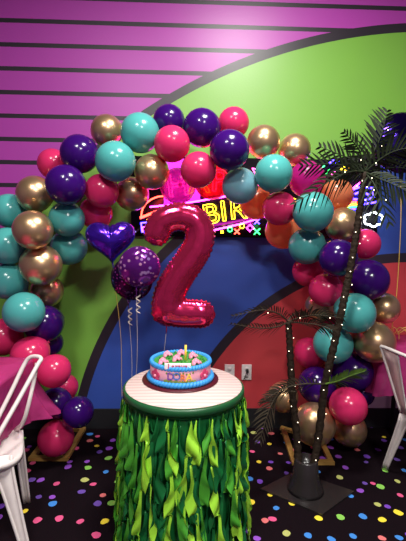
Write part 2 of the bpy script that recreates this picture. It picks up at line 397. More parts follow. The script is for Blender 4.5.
# rainbow, cloud, blue shape and sparks at the far end
for k, mt in enumerate(('n_red', 'n_yel', 'n_grn', 'n_blue')):
    neon('rainbow_stripe', crom([at(343 + k * 1.2, 208 + k * 1.2, NY), at(348 + k * .6, 203.5 + k * 2, NY), at(354, 202 + k * 2.3, NY), at(361, 203 + k * 2.3, NY)]), M[mt], 0.006)
cl = [(373.5 + (8.2 + 1.6 * abs(math.sin(a * 3))) * math.cos(a), 219.5 + (5.4 + 1.9 * abs(math.sin(a * 3))) * math.sin(a)) for a in [2 * PI * k / 36 for k in range(36)]]
neon('cloud_light', [at(x, y, NY) for x, y in cl], M['n_wht'], 0.006, True)
neon('arrow_light', [at(x, y, NY) for x, y in ((352, 190), (360, 187), (372, 188), (374, 197), (366, 200), (353, 199))], M['n_blue'], 0.008, True)
neon('arrow_light', [at(x, y, NY) for x, y in ((355, 194), (362, 191), (369, 195))], M['n_blue'], 0.008)
neon('light_bar', [at(351, 190, NY), at(361, 182, NY)], M['n_mag'], 0.006)
neon('light_bar', [at(364, 204, NY), at(377, 202, NY)], M['n_blue'], 0.007)
for (x, y, mt) in ((322, 168, 'n_grn'), (327, 172, 'n_grn'), (333, 174, 'n_pink'), (343, 168, 'n_yel'), (346, 170, 'n_org'), (331, 162, 'n_blue'), (338, 161, 'n_blue')):
    neon('spark_light', [at(x - 2.6, y + 2.2, NY), at(x + 2.6, y - 2.2, NY)], M[mt], 0.006)

# ------------------------------------------------------------------ wooden stands of the arch
def base_frame(corners, lab):
    P = [Vector((x, y, 0)) for x, y in corners]
    t = empty('arch_stand', sum(P, Vector()) / 4, lab, 'wooden stand', 'wooden floor frames of the balloon arch')
    for i in range(4):
        a, b = P[i], P[(i + 1) % 4]; d = (b - a).normalized(); n = Vector((-d.y, d.x, 0)) * 0.018
        e0, e1 = (d * 0.018, -d * 0.018) if i % 2 else (-d * 0.018, d * 0.018)
        z = Vector((0, 0, 0.002))
        obj('rail', prism(B(), [a + e0 - n + z, b + e1 - n + z, b + e1 + n + z, a + e0 + n + z], (0, 0, 0.022)), M['frame'], t, False)
def fl(px, py): p = atz(px, py, 0); return (p.x, p.y)
a, b, c = fl(66, 460), fl(83, 431), fl(32, 460); base_frame([c, a, b, (c[0] + b[0] - a[0], b[1])], 'gold-stained wooden frame on the floor under the balloons near the purple foil heart')
a, b, c = fl(331, 464), fl(320, 441), fl(294, 464); base_frame([c, a, b, fl(283, 430)], 'gold-stained wooden frame on the floor behind the palm tree base')

# ------------------------------------------------------------------ balloon arch
def balloon_mesh(name, mat):
    prof = []
    N = 22
    for i in range(N + 1):
        th = PI * i / N; r = math.sin(th); z = math.cos(th)
        if z < 0: z *= 1 + 0.16 * (-z) ** 2; r *= 1 - 0.05 * (z * z)
        prof.append((max(r, 0) if 0 < i < N else 0.0, z))
    b = B(); lathe(b, prof, (0, 0, 0), 36)
    me = bpy.data.meshes.new(name); bmesh.ops.recalc_face_normals(b, faces=b.faces[:]); b.to_mesh(me); b.free()
    for p in me.polygons: p.use_smooth = True
    me.materials.append(mat); return me
def knot_mesh(name, mat):
    b = B(); lathe(b, [(0, -1.09), (0.05, -1.1), (0.07, -1.15), (0.045, -1.2), (0.10, -1.27), (0.12, -1.29), (0.09, -1.285), (0, -1.22)], (0, 0, 0), 14)
    me = bpy.data.meshes.new(name); bmesh.ops.recalc_face_normals(b, faces=b.faces[:]); b.to_mesh(me); b.free()
    for p in me.polygons: p.use_smooth = True
    me.materials.append(mat); return me
BAL = [  # px, py, r, colour, layer (0 front .. 2 back), region
    (107, 131, 16, 'gold', 1, 'T'), (140, 133, 19.5, 'teal', 0.3, 'T'), (115.5, 161.5, 20, 'teal', 0, 'T'),
    (79.5, 154, 19, 'purple', 0.5, 'L'), (53, 164, 15, 'pink', 1.3, 'L'), (66, 185, 20, 'purple', 0, 'L'), (35, 194, 18, 'gold', 0.6, 'L'),
    (102, 191, 17, 'pink', 0.3, 'L'), (96, 213, 16.5, 'pink', 1.1, 'L'), (132, 194, 17, 'gold', 1, 'T'), (152, 172, 17.5, 'gold', 0.4, 'T'),
    (10, 211, 17, 'teal', 1, 'L'), (33, 230, 19.5, 'gold', 0, 'L'), (41, 265, 20.5, 'gold', 0, 'L'), (8, 246, 18.5, 'teal', 0.5, 'L'), (8, 281, 18.5, 'teal', 0.5, 'L'),
    (24, 312, 20, 'teal', 0, 'L'), (67, 219, 17.5, 'teal', 0.4, 'L'), (69, 247, 18, 'teal', 1, 'L'), (47, 291, 16, 'gold', 0.9, 'L'),
    (44, 324, 19, 'purple', 0.7, 'L'), (50, 343, 13, 'purple', 1.5, 'L'), (3, 337, 18.5, 'pink', 0.6, 'L'), (30, 355, 18.5, 'pink', 0.3, 'L'), (54, 371, 16.5, 'pink', 0, 'L'),
    (65, 387, 13, 'pink', 1.2, 'L'), (56, 403, 15.5, 'purple', 0.6, 'L'), (78, 412, 15.5, 'purple', 0.4, 'L'), (56, 438, 17.5, 'pink', 0.3, 'L'),
    (169, 121, 16, 'purple', 1, 'T'), (202, 128, 19, 'purple', 0.5, 'T'), (233.5, 123, 15.5, 'pink', 1.1, 'T'), (172, 144, 18, 'pink', 0.1, 'T'), (229.5, 150, 20, 'purple', 0, 'T'),
    (198.5, 170, 18, 'pink', 0, 'T'), (178, 186, 18, 'magenta', 1.2, 'T'), (212, 182, 17.5, 'redglow', 1.1, 'T'), (240, 186, 18, 'paleteal', 0.2, 'T'),
    (263.5, 142, 16.5, 'gold', 0.6, 'T'), (294.5, 150, 16, 'gold', 0.9, 'T'), (273.6, 173.5, 18.8, 'teal', 0, 'T'), (307, 179, 18, 'magenta', 0.8, 'T'), (256, 203, 16.5, 'orange', 1.1, 'T'),
    (279.5, 208.5, 17, 'pink', 0.2, 'R'), (337, 195, 16, 'orange', 1.0, 'R'), (313, 212, 20, 'teal', 0, 'R'), (343, 225, 17.5, 'gold', 0.7, 'R'), (283, 231, 18, 'orange', 1, 'R'),
    (307, 246, 18.5, 'teal', 0.3, 'R'), (365, 244, 15, 'pink', 0.9, 'R'), (338, 258, 19, 'purple', 0.2, 'R'), (308, 271, 15.5, 'pink', 1, 'R'), (326, 290, 17, 'pink', 0.2, 'R'),
    (368, 280, 20.5, 'purple', 0.5, 'R'), (320, 307, 15, 'gold', 1.2, 'R'), (355, 313, 20, 'teal', 0, 'R'), (384, 308, 15.5, 'gold', 1, 'R'), (374, 342, 20.5, 'gold', 0.3, 'R'),
    (333, 344, 19.5, 'teal', 0.5, 'R'), (310, 353, 15.5, 'pink', 1, 'R'), (317, 385, 18.5, 'purple', 0.4, 'R'), (352, 371, 20.5, 'purple', 0.4, 'R'), (361, 393, 13, 'purple', 1.2, 'R'),
    (348, 406, 18.5, 'pink', 0.1, 'R'), (314, 424, 21, 'gold', 0.4, 'R'), (349, 429, 17, 'gold', 0.9, 'R'), (283, 397, 15, 'gold', 1.2, 'R'), (330, 318, 13, 'pink', 1.6, 'R'),
]
bl = []
for (px, py, r, col, ly, reg) in BAL:
    bl.append([px, py, r, col, reg, 2.40 + ly * 0.17])
def place(q):
    p = at(q[0], q[1], q[5]); return p, q[2] * mpp(p)
for it in range(80):                      # settle: slide balloons along depth until they only press lightly
    PR = [place(q) for q in bl]; mv = [0.0] * len(bl)
    for i in range(len(bl)):
        for j in range(i):
            (pa, ra), (pb, rb) = PR[i], PR[j]; d = (pa - pb).length; o = (ra + rb) * 0.99 - d
            if o > 0:
                s = 1 if (bl[i][5] > bl[j][5] or (bl[i][5] == bl[j][5] and i > j)) else -1
                mv[i] += s * o * 0.35; mv[j] -= s * o * 0.35
    for i, q in enumerate(bl): q[5] = min(2.74 if q[1] > 155 and 128 < q[0] < 378 and q[1] < 240 else 2.79, max(2.24, q[5] + max(-0.03, min(0.03, mv[i]))))
CN = dict(teal='turquoise', pink='hot pink', purple='dark purple', gold='shiny gold', magenta='magenta-glowing', redglow='red-glowing', orange='orange-glowing', paleteal='pale grey-turquoise')
ORD = ['', 'second ', 'third ', 'fourth ', 'fifth ', 'sixth ', 'seventh ', 'eighth ', 'ninth ', 'tenth ', 'eleventh ']
PL = dict(L='on the arch leg away from the palm tree', R='on the arch leg behind the palm tree')
bm_ = {k: balloon_mesh('balloon', M[k]) for k in CN}; km_ = {k: knot_mesh('knot', M[k]) for k in CN}
rnk = {}
for reg in 'LRT':
    for k in CN:
        ids = [i for i, q in enumerate(bl) if q[4] == reg and q[3] == k]
        ids.sort(key=lambda i: -bl[i][1] if reg != 'T' else -bl[i][0])
        for n, i in enumerate(ids): rnk[i] = (n, len(ids))
for i, q in enumerate(bl):
    p, r = place(q); n, tot = rnk[i]; reg, k = q[4], q[3]
    if reg == 'T':
        lab = (f'only {CN[k]} balloon in the top span of the arch' if tot == 1 else f'{ORD[n]}{CN[k]} balloon from the palm tree along the top span of the arch')
        if tot > 1 and n == 0: lab = f'{CN[k]} balloon of the top arch span closest to the palm tree'
    else:
        lab = (f'only {CN[k]} balloon {PL[reg]}' if tot == 1 else f'{(ORD[n] + "lowest") if n < tot - 1 else "topmost"} {CN[k]} balloon {PL[reg]}')
    o = bpy.data.objects.new('balloon', bm_[k]); C.objects.link(o); o.location = p
    o.scale = (r, r, r)
    rr = random.Random(i)
    d = Vector((rr.uniform(-.7, .7), 1.0, rr.uniform(-.7, .5)))          # knots point in towards the frame
    if i in (1, 2, 37, 40, 48): d = Vector((rr.uniform(-.2, .2), -1, -0.25 + rr.uniform(-.1, .2))); 
    if d.y > 0: o.rotation_euler = d.to_track_quat('-Z', 'Y').to_euler()
    else: o.rotation_euler = (-d).to_track_quat('-Z', 'Y').to_euler()
    tag(o, lab, 'balloon', f'{CN[k]} latex balloons of the arch')
    kn = bpy.data.objects.new('knot', km_[k]); C.objects.link(kn); kn.parent = o

# ------------------------------------------------------------------ foil balloons
def foil_two():
    path1 = [(157, 233), (161, 224), (171, 218), (184, 217), (195, 222), (200, 233), (198, 246), (190, 260), (180, 274), (172, 288), (168, 301), (168, 310)]
    path2 = [(166, 311), (180, 313), (201, 314)]
    Y = 2.22; pp = mpp(at(180, 265, Y)); b = B(); A1 = crom([at(x, y, Y) for x, y in path1], 6); A2 = crom([at(x, y, Y) for x, y in path2], 8)
    def sweep(P, w0, w1):
        n = len(P); L = (P[-1] - P[0]).length; acc = [0]
        for a, c in zip(P, P[1:]): acc.append(acc[-1] + (c - a).length)
        # rounded ends
        pts, rad = [], []
        T0 = (P[0] - P[1]).normalized(); T1 = (P[-1] - P[-2]).normalized()
        for k in range(6, 0, -1): f = math.sin(k / 6 * PI / 2 * .98); pts.append(P[0] + T0 * w0 * f); rad.append(w0 * math.sqrt(1 - f * f))
        for i, p in enumerate(P): pts.append(p); rad.append(w0 + (w1 - w0) * acc[i] / acc[-1])
        for k in range(1, 7): f = math.sin(k / 6 * PI / 2 * .98); pts.append(P[-1] + T1 * w1 * f); rad.append(w1 * math.sqrt(1 - f * f))
        rings = []
        for i, p in enumerate(pts):
            T = (pts[min(i + 1, len(pts) - 1)] - pts[max(i - 1, 0)]).normalized(); N = Vector((T.z, 0, -T.x)).normalized()
            rings.append([b.verts.new(p + N * rad[i] * math.cos(2 * PI * k / 20) + Vector((0, 1, 0)) * rad[i] * 0.72 * math.sin(2 * PI * k / 20)) for k in range(20)])
        for a, c in zip(rings, rings[1:]):
            for k in range(20): b.faces.new((a[k], a[(k + 1) % 20], c[(k + 1) % 20], c[k]))
        b.faces.new(rings[0]); b.faces.new(rings[-1])
    sweep(A1, 13.5 * pp, 16.5 * pp); sweep(A2, 15 * pp, 14.5 * pp)
    bmesh.ops.recalc_face_normals(b, faces=b.faces[:])
    me = bpy.data.meshes.new('tmp'); b.to_mesh(me); b.free()
    o = bpy.data.objects.new('tmp', me); C.objects.link(o)
    md = o.modifiers.new('r', 'REMESH'); md.mode = 'VOXEL'; md.voxel_size = 0.0055
    sm = o.modifiers.new('s', 'SMOOTH'); sm.iterations = 3
    dg = bpy.context.evaluated_depsgraph_get(); dg.update(); me2 = bpy.data.meshes.new_from_object(o.evaluated_get(dg)); bpy.data.objects.remove(o)
    b = B(); b.from_mesh(me2); bpy.data.meshes.remove(me2)
    b.normal_update()
    path = A1 + A2; acc = [0]
    for a, c in zip(path, path[1:]): acc.append(acc[-1] + (c - a).length)
    disp = []
    for v in b.verts:
        j = min(range(len(path)), key=lambda i: (path[i].x - v.co.x) ** 2 + (path[i].z - v.co.z) ** 2)
        i0, i1 = max(0, j - 1), min(len(path) - 1, j + 1); T = path[i1] - path[i0]
        s = acc[j] + (v.co - path[j]).dot(T.normalized()) * 0.9
        e = max(0, 1 - abs(v.co.y - Y) / 0.042) ** 1.0
        disp.append(v.normal * (0.0042 * e * math.sin(s * 300 + 2 * math.sin(s * 40))))
    for v, d in zip(b.verts, disp): v.co += d
    t = empty('number_balloon', at(180, 327, Y), 'large shiny pink foil balloon shaped like the numeral two', 'number balloon')
    obj('foil_body', b, M['foil2'], t)
    b = B(); e = at(166, 325, Y); tube(b, crom([e + Vector((0, 0, .02)), e + Vector((.003, 0, -.02)), e + Vector((0, 0.01, -.05))]), lambda q: 0.014 - .006 * q, 8, flat=.3); obj('tail', b, M['foil2'], t)
    b = B(); g = Vector((e.x - .02, 2.35, 0.0)); tube(b, crom([e + Vector((0, .01, -.05)), e.lerp(g, .4) + Vector((-.02, 0, 0)), g + Vector((0, 0, .02))], 10), 0.0016, 5); obj('ribbon', b, M['ribbon'], t)
foil_two()
def pillow(outline, c, T, mat, parent, name='foil_body', wr=0.012, freq=26, tilt=(0, 0, 0)):
    """an inflated foil envelope: outline = list of (x,z) around the centre"""
    b = B(); n = len(outline); K = 12; R = Euler(tilt).to_matrix()
    for side in (1, -1):
        rings = []
        for k in range(K + 1):
            s = math.sin(k / K * PI / 2) if k else 0
            ring = []
            if k == 0: rings.append([b.verts.new(c + R @ Vector((0, side * T, 0)))]); continue
            for i, (x, z) in enumerate(outline):
                th = 2 * PI * i / n; h = T * (1 - s ** 2.3) ** 0.62
                w = wr * s ** 5 * math.sin(freq * th + side * .7) * (1 - s ** 14)
                ring.append(b.verts.new(c + R @ Vector((x * s, side * h + w, z * s))))
            rings.append(ring)
        for a, q in zip(rings, rings[1:]):
            for i in range(n):
                i2 = (i + 1) % n
                if len(a) == 1: b.faces.new((a[0], q[i], q[i2]))
                else: b.faces.new((a[i], q[i], q[i2], a[i2]))
    bmesh.ops.remove_doubles(b, verts=b.verts[:], dist=0.0004)
    return obj(name, b, mat, parent)
def string_to(b, a, g, sag=0.02, r=0.0015):
    tube(b, crom([a, a.lerp(g, .33) + Vector((sag, 0, 0)), a.lerp(g, .66) + Vector((-sag * .5, 0, 0)), g], 8), r, 5)
def curl(b, a, L, r=0.012, turns=4, rad=0.004):
    tube(b, [a + Vector((r * math.cos(t * turns * 2 * PI / 30), r * math.sin(t * turns * 2 * PI / 30), -L * t / 30)) for t in range(31)], rad, 5, flat=.3)
WG = Vector((-0.37, 2.34, 0.0))     # the balloon weight behind the table
# heart
Y = 2.34; c = at(111, 240, Y); pp = mpp(c)
t = empty('heart_balloon', at(113, 264, Y), 'violet heart-shaped foil balloon under the turquoise and pink balloons', 'foil balloon')
ol = []
for i in range(72):
    a = 2 * PI * i / 72; x = 16 * math.sin(a) ** 3; z = 13 * math.cos(a) - 5 * math.cos(2 * a) - 2 * math.cos(3 * a) - math.cos(4 * a)
    z = z if z < 6 else 6 + (z - 6) * 1.0 + max(0, 3 - abs(x)) * 1.0; x, z = x * 24.5 / 16 * pp, z * 22 / 14.5 * pp; rt = math.radians(3); ol.append((x * math.cos(rt) - z * math.sin(rt), x * math.sin(rt) + z * math.cos(rt)))
pillow(ol, c, 0.085, M['foilheart'], t, tilt=(0.1, 0, 0.15))
b = B(); a = at(113, 263, Y); tube(b, [a, a + Vector((0, 0, -.05))], lambda q: .012 - .005 * q, 6, flat=.3); obj('tail', b, M['foilheart'], t)
b = B(); string_to(b, a + Vector((0, 0, -.05)), WG + Vector((0, 0, .06)), .015); tag(obj('ribbon', b, M['goldribbon'], t), 'yellow ribbon')
# printed round balloon and the darker one behind it
for (px, py, r, Y, mt, lab, tl) in ((139.5, 267, 21, 2.14, 'foilround', 'round purple foil balloon with pink and lilac print beside the pink numeral', (.1, 0, .1)), (131.5, 279, 22, 2.24, 'foildark', 'round dark purple foil balloon tucked behind the lighter printed one', (.1, 0, -.2))):
    c = at(px, py, Y); pp = mpp(c)
    t = empty('round_foil_balloon', at(px, py + r, Y), lab, 'foil balloon', 'round printed foil balloons')
    pillow([(r * pp * math.cos(2 * PI * i / 64), r * pp * math.sin(2 * PI * i / 64)) for i in range(64)], c, .05 if mt == 'foildark' else 0.06, M[mt], t, tilt=tl, wr=.010, freq=30)
    a = at(px - 3, py + r, Y); b = B(); tube(b, [a + Vector((0, 0, .01)), a + Vector((0, 0, -.045))], lambda q: .013 - .005 * q, 6, flat=.3); obj('tail', b, M[mt], t)
    b = B(); string_to(b, a + Vector((0, 0, -.045)), WG + Vector((.03, 0, .06)), .01); curl(b, a + Vector((.01, 0, -.04)), .10, .010, 3, .005); obj('ribbon', b, M['ribbon'], t)
b = B(); lathe(b, [(0, 0), (.05, 0), (.055, .03), (.03, .065), (0, .07)], WG, 20); tag(obj('balloon_weight', b, M['foilstar']), 'small purple balloon weight on the carpet behind the cake table', 'balloon weight')
# dark balloon above the palm
Y = 2.52; c = at(402, 143, Y); pp = mpp(c); r = 30
t = empty('round_foil_balloon', at(404, 175, Y), 'big midnight purple foil balloon behind the top palm fronds', 'foil balloon', 'midnight foil balloons')
pillow([(r * pp * math.cos(2 * PI * i / 64), r * pp * math.sin(2 * PI * i / 64)) for i in range(64)], c, .09, M['foilstar'], t, freq=30)
b = B(); a = at(401, 172, Y); g = at(391, 334, 2.64); tube(b, [a, a + Vector((0, 0, -.05))], lambda q: .013 - .005 * q, 6, flat=.3); obj('tail', b, M['foilstar'], t)
b = B(); tube(b, crom([a + Vector((0, 0, -.05)), at(401, 215, Y), at(399, 260, 2.57), at(396, 300, 2.6), g], 6), .0025, 5)
for k in range(5): 
    a = g + Vector((0.012 * k, 0, .0)); tube(b, crom([a, a + Vector((.03 * (k - 1), -.01, .05)), a + Vector((.05 * (k - .5), -.03, .015)), a + Vector((.06 * (k - .5), -.03, -.03))], 5), .003, 5, flat=.4)
tag(obj('ribbon', b, M['goldribbon'], t), 'yellow curling ribbon')

# ------------------------------------------------------------------ cake table
TC = atz(184, 383.5, 0.75); TR = 58.5 * mpp(TC)
tb = empty('cake_table', (TC.x, TC.y, 0), 'round pedestal table with pale birch-look top and dark green rim', 'table')
obj('table_top', lathe(B(), [(0, .735), (TR - .012, .735), (TR - .004, .738), (TR - .002, .745), (TR - .008, .7505), (0, .7505)], (TC.x, TC.y, 0), 96), M['tabletop'], tb)
obj('rim', lathe(B(), [(TR - .03, .712), (TR + .001, .708), (TR + .008, .722), (TR + .007, .74), (TR - .003, .7485), (TR - .006, .735), (TR - .03, .733), (TR - .03, .712)], (TC.x, TC.y, 0), 96), M['rim'], tb)
obj('pedestal', lathe(B(), [(0, .72), (.05, .72), (.035, .66), (.035, .06), (.06, .04), (.2, .02), (.21, 0), (0, 0)], (TC.x, TC.y, 0), 32), M['black'], tb)
# skirt of twisted satin strips
sk = empty('table_skirt', (TC.x, TC.y, 0), 'ruffled skirt of hanging lime and dark green satin strips around the cake table', 'table skirt')
b = B(); lathe(b, [(TR - .018, .70), (TR - .004, .70), (TR - .002, .71), (TR - .018, .712)], (TC.x, TC.y, 0), 96); obj('waistband', b, M['g3'], sk)
b = B(); lathe(b, [(TR - .02, .708), (TR - .015, .3), (TR + .0, .012)], (TC.x, TC.y, 0), 96); obj('lining', b, M['g3'], sk)
def strip(th, r0, mat, rnd, wid, z0):
    b = B(); N = 64; ph = rnd.uniform(0, 2 * PI); per = rnd.uniform(.16, .30); prev = None
    side = rnd.choice((-1, 1))
    for i in range(N + 1):
        q = i / N; z = z0 - q * (z0 - rnd.uniform(.015, .016))
        rr = r0 + .03 * q + .006 * math.sin(z * 9 + ph); a = th + (.02 * math.sin(z * 8 + ph)) / TR * .8
        cen = Vector((TC.x + rr * math.cos(a), TC.y + rr * math.sin(a), z)); ou = Vector((math.cos(a), math.sin(a), 0)); tg = Vector((-math.sin(a), math.cos(a), 0))
        u = ((z0 - z) / per + ph / 6.28) % 1.0                      # one lobe: slow swell, quick return
        lobe = math.sin(PI * min(1, u ** 1.9)) ** .8
        w = wid * (.35 + 1.0 * lobe) * min(1, .35 + 6 * q); sw = side * (1 if int((z0 - z) / per + ph / 6.28) % 2 else -1)
        ang = 0.25 + 1.0 * math.sin(2 * PI * u)
        e0 = cen - tg * sw * w * .30; e1 = cen + (tg * sw * math.cos(ang) + ou * abs(math.sin(ang)) * .8) * w + Vector((0, 0, -.05 * lobe)) + ou * .006 * math.sin(z * 75 + ph * 3) * lobe
        m = (e0 + e1) / 2 + ou * .006 * math.sin(z * 40 + ph)
        cur = [b.verts.new(e0), b.verts.new(m), b.verts.new(e1)]
        if prev:
            for k in range(2): b.faces.new((prev[k], prev[k + 1], cur[k + 1], cur[k]))
        prev = cur
    return obj('leaf_strip', b, mat, sk)
rnd = random.Random(3)
for k in range(96):
    th = 2 * PI * (k + rnd.uniform(-.25, .25)) / 96 + PI
    strip(th, TR - .005 + .014 * (k % 2), M[rnd.choice(('g1', 'g1', 'g2', 'g2', 'g3', 'g3')) if k % 2 else rnd.choice(('g3', 'g2', 'g3'))], rnd, rnd.uniform(.022, .032), .706)

# ------------------------------------------------------------------ cake
CZ = .7515; CC = atz(180.5, 378.5, CZ); pp = mpp(CC); CR = 30 * pp; CH = .095
ck = empty('birthday_cake', CC, 'round pink and blue birthday cake with icing flowers on the cake table', 'cake')
obj('cake_board', lathe(B(), [(0, 0), (37.5 * pp, 0), (38 * pp, .003), (37.5 * pp, .006), (0, .006)], CC, 72), M['board'], ck)
obj('cake_body', lathe(B(), [(0, .006), (CR, .006), (CR, CH - .008), (CR - .008, CH), (0, CH)], CC, 72), M['cakepink'], ck)
def border(zc, R, r, n, nm):
    b = B()
    for i in range(n):
        a = 2 * PI * i / n; q = bmesh.ops.create_uvsphere(b, u_segments=8, v_segments=6, radius=r)
        m = Matrix.Translation(CC + Vector((R * math.cos(a), R * math.sin(a), zc))) @ Matrix.Rotation(a, 4, 'Z') @ Matrix.Rotation(.7, 4, 'X') @ Matrix.Diagonal((1, 1.35, .85, 1))
        bmesh.ops.transform(b, matrix=m, verts=q['verts'])
    return obj(nm, b, M['cakeblue'], ck)
border(.020, CR + .005, .014, 56, 'lower_icing_border'); border(CH, CR - .006, .0125, 56, 'upper_icing_border')
obj('green_icing', lathe(B(), [(0, CH + .004), (CR - .02, CH + .003), (CR - .016, CH)], CC, 40), M['leafice'], ck)
def on_side(a, z, out=0.002):
    return CC + Vector(((CR + out) * math.sin(a), -(CR + out) * math.cos(a), z)), Vector((math.cos(a), math.sin(a), 0)), Vector((math.sin(a), -math.cos(a), 0))
for a in (-.86, .86, 2.4, -2.4, 3.14):
    p, tx, nn = on_side(a, .052); b = B()
    for k in range(5):
        an = 2 * PI * k / 5 + PI / 2; o = p + tx * .019 * math.cos(an) + Vector((0, 0, .019 * math.sin(an)))
        ball(b, o, .014, 10, (1, 1, 1))
    for v in b.verts: d = (v.co - p).dot(nn); v.co -= nn * d * .75
    fo = obj('icing_flower', b, M['flower'], ck)
    b = B(); ball(b, p + nn * .003, .0075, 10); obj('flower_centre', b, M['rose'], fo)
for i, (ch, mt) in enumerate(zip('DORA', ('lpurple', 'lblue', 'lorange', 'yellow'))):
    a = -.285 + .19 * i; p, tx, nn = on_side(a, .057 + (.004, .006, -.002, .0)[i], .003); me = text_mesh(ch, .048, .0022); b = B(); b.from_mesh(me); bpy.data.meshes.remove(me)
    mm = Matrix((tx, Vector((0, 0, 1)), nn)).transposed().to_4x4(); mm.translation = p
    bmesh.ops.transform(b, matrix=mm, verts=b.verts[:])
    obj('icing_letter', b, M[mt], ck, False)
b = B()
for k in range(19):
    p, tx, nn = on_side(-.48 + .96 * k / 18, .034 + .004 * math.sin(k * 2.1)); ball(b, p, .0085, 8); 
for k in range(9):
    p, tx, nn = on_side(-.42 + .84 * k / 8, .075 + .003 * math.sin(k * 1.7)); ball(b, p, .005, 8)
for v in b.verts: 
    d = Vector((v.co.x - CC.x, v.co.y - CC.y, 0)); L = d.length; d = d / L; v.co -= d * (L - CR) * .6
obj('icing_leaf_garland', b, M['lgreen'], ck)
def rose(p, r):
    b = B()
    for k in range(9):
        a = k * 2.4; rr = r * (.15 + .09 * k); q = bmesh.ops.create_uvsphere(b, u_segments=8, v_segments=6, radius=r * .42)
        bmesh.ops.transform(b, matrix=Matrix.Translation(Vector(p) + Vector((rr * math.cos(a), rr * math.sin(a), r * (.75 - .07 * k)))) @ Matrix.Rotation(a, 4, 'Z') @ Matrix.Rotation(-.5, 4, 'Y') @ Matrix.Diagonal((.45, 1, .9, 1)), verts=q['verts'])
    return obj('icing_rose', b, M['rose'], ck)
for (x, y) in ((-.085, -.065), (.075, -.075), (-.02, -.02), (.06, .03), (-.07, .05), (.0, .075)):
    rose(CC + Vector((x, y, CH + .004)), .028)
b = B(); rr = random.Random(5)
for k in range(70):
    a, q = rr.uniform(0, 2 * PI), math.sqrt(rr.random()) * (CR - .03); s = CC + Vector((q * math.cos(a), q * math.sin(a), CH + .002))
    tube(b, [s, s + Vector((rr.uniform(-.01, .01), rr.uniform(-.01, .01), .014))], lambda t: .006 * (1 - .8 * t), 5)
obj('icing_leaves', b, M['leafice'], ck)
pl_c = CC + Vector((-.01, -CR + .012, CH + .012))
pq = obj('name_plaque', box(B(), pl_c + Vector((-.062, -.004, -.012)), pl_c + Vector((.062, .003, .016)), .003), M['plaque'], ck)
me = text_mesh('Laraya', .036, .0015); b = B(); b.from_mesh(me); bpy.data.meshes.remove(me)
bmesh.ops.transform(b, matrix=Matrix.Translation(pl_c + Vector((0, -.006, .002))) @ Matrix.Rotation(PI / 2, 4, 'X'), verts=b.verts[:]); obj('icing_lettering', b, M['flower'], pq, False)
cd = CC + Vector((.025, -.03, CH)); b = B(); tube(b, [cd, cd + Vector((0, 0, .085))], .006, 10); cn = obj('candle', b, M['yellow'], ck)
b = B(); tube(b, [cd + Vector((0, 0, .085)), cd + Vector((.002, 0, .096))], .0012, 5); obj('wick', b, M['black'], cn)

# ------------------------------------------------------------------ palm tree with string lights
PB = atz(300, 491, 0); PB.y += .0
pm = empty('palm_tree', (PB.x, PB.y, 0), 'artificial palm tree with two lit trunks on a dark square base', 'palm tree')
def trunk(pts, r):
    P = crom(pts, 14); b = B(); n = len(P)
    tube(b, P, lambda t: r * (1.12 - .25 * t) * (1 + .13 * math.sin(t * n * 2.2)), 10); return obj('trunk', b, M['trunk'], pm), P
tr1, P1 = trunk([(PB.x + .055, PB.y, .012), at(318, 440, 2.16), at(325, 385, 2.15), at(334, 345, 2.14), at(342, 309, 2.13), at(348, 280, 2.13), at(354, 248, 2.12), at(359, 215, 2.11), at(365, 172, 2.1)], .0205)
tr2, P2 = trunk([(PB.x - .005, PB.y, .012), at(297, 440, 2.17), at(292.5, 395, 2.17), at(290, 350, 2.17), at(288.5, 322, 2.17)], .0205)
sb = .2; obj('base_plate', prism(B(), [Vector((PB.x + .04, PB.y - .02, .001)) + Vector(v) for v in ((-.27, .03, 0), (.02, -.19, 0), (.27, .0, 0), (-.02, .2, 0))], (0, 0, .010)), M['dish'], pm, False)
obj('base_collar', lathe(B(), [(0, .011), (.105, .011), (.10, .03), (.075, .10), (.066, .19), (.058, .20), (.05, .14), (0, .12)], (PB.x + .03, PB.y, 0), 24), M['dish'], pm)
def frond(pts, length, mat, density=26, droop=.35, wid=.009, parent=None, rng=None, gap=.12, face=(0, 0, 1)):
    P = crom(pts, 8); n = len(P); b = B(); tube(b, P, lambda t: .0055 * (1 - .75 * t), 6)
    for k in range(density):
        t = gap + (1 - gap) * k / (density - 1); i = min(n - 2, int(t * (n - 1))); p = P[i].lerp(P[i + 1], t * (n - 1) - i); T = (P[i + 1] - P[i]).normalized()
        S = T.cross(Vector(face));  S = S.normalized() if S.length > .2 else Vector((1, 0, 0)); U = S.cross(T).normalized()
        L = length * (math.sin(PI * min(1, .22 + .72 * t)) ** .7) * rng.uniform(.85, 1.12)
        for s in (-1, 1):
            d = (S * s * (.78 + rng.uniform(-.1, .1)) + T * (.45 + .45 * t) + U * (.28 + rng.uniform(-.15, .15))).normalized(); pr = None
            for j in range(6):
                q = j / 5; c = p + d * L * q + Vector((0, 0, -1)) * droop * L * q * q; w = wid * (math.sin(PI * (.16 + .84 * q)) ** .8 if j < 5 else .05)
                n2 = (T - d * T.dot(d)).normalized(); cur = [b.verts.new(c - n2 * w), b.verts.new(c + U * w * .35), b.verts.new(c + n2 * w)]
                if pr:
                    for m in range(2): b.faces.new((pr[m], pr[m + 1], cur[m + 1], cur[m]))
                pr = cur
    return obj('frond', b, mat, parent or pm)
rg = random.Random(11); CY = 2.1; A = lambda x, y, Y: at(x, y, Y)
cr1 = P1[-1]
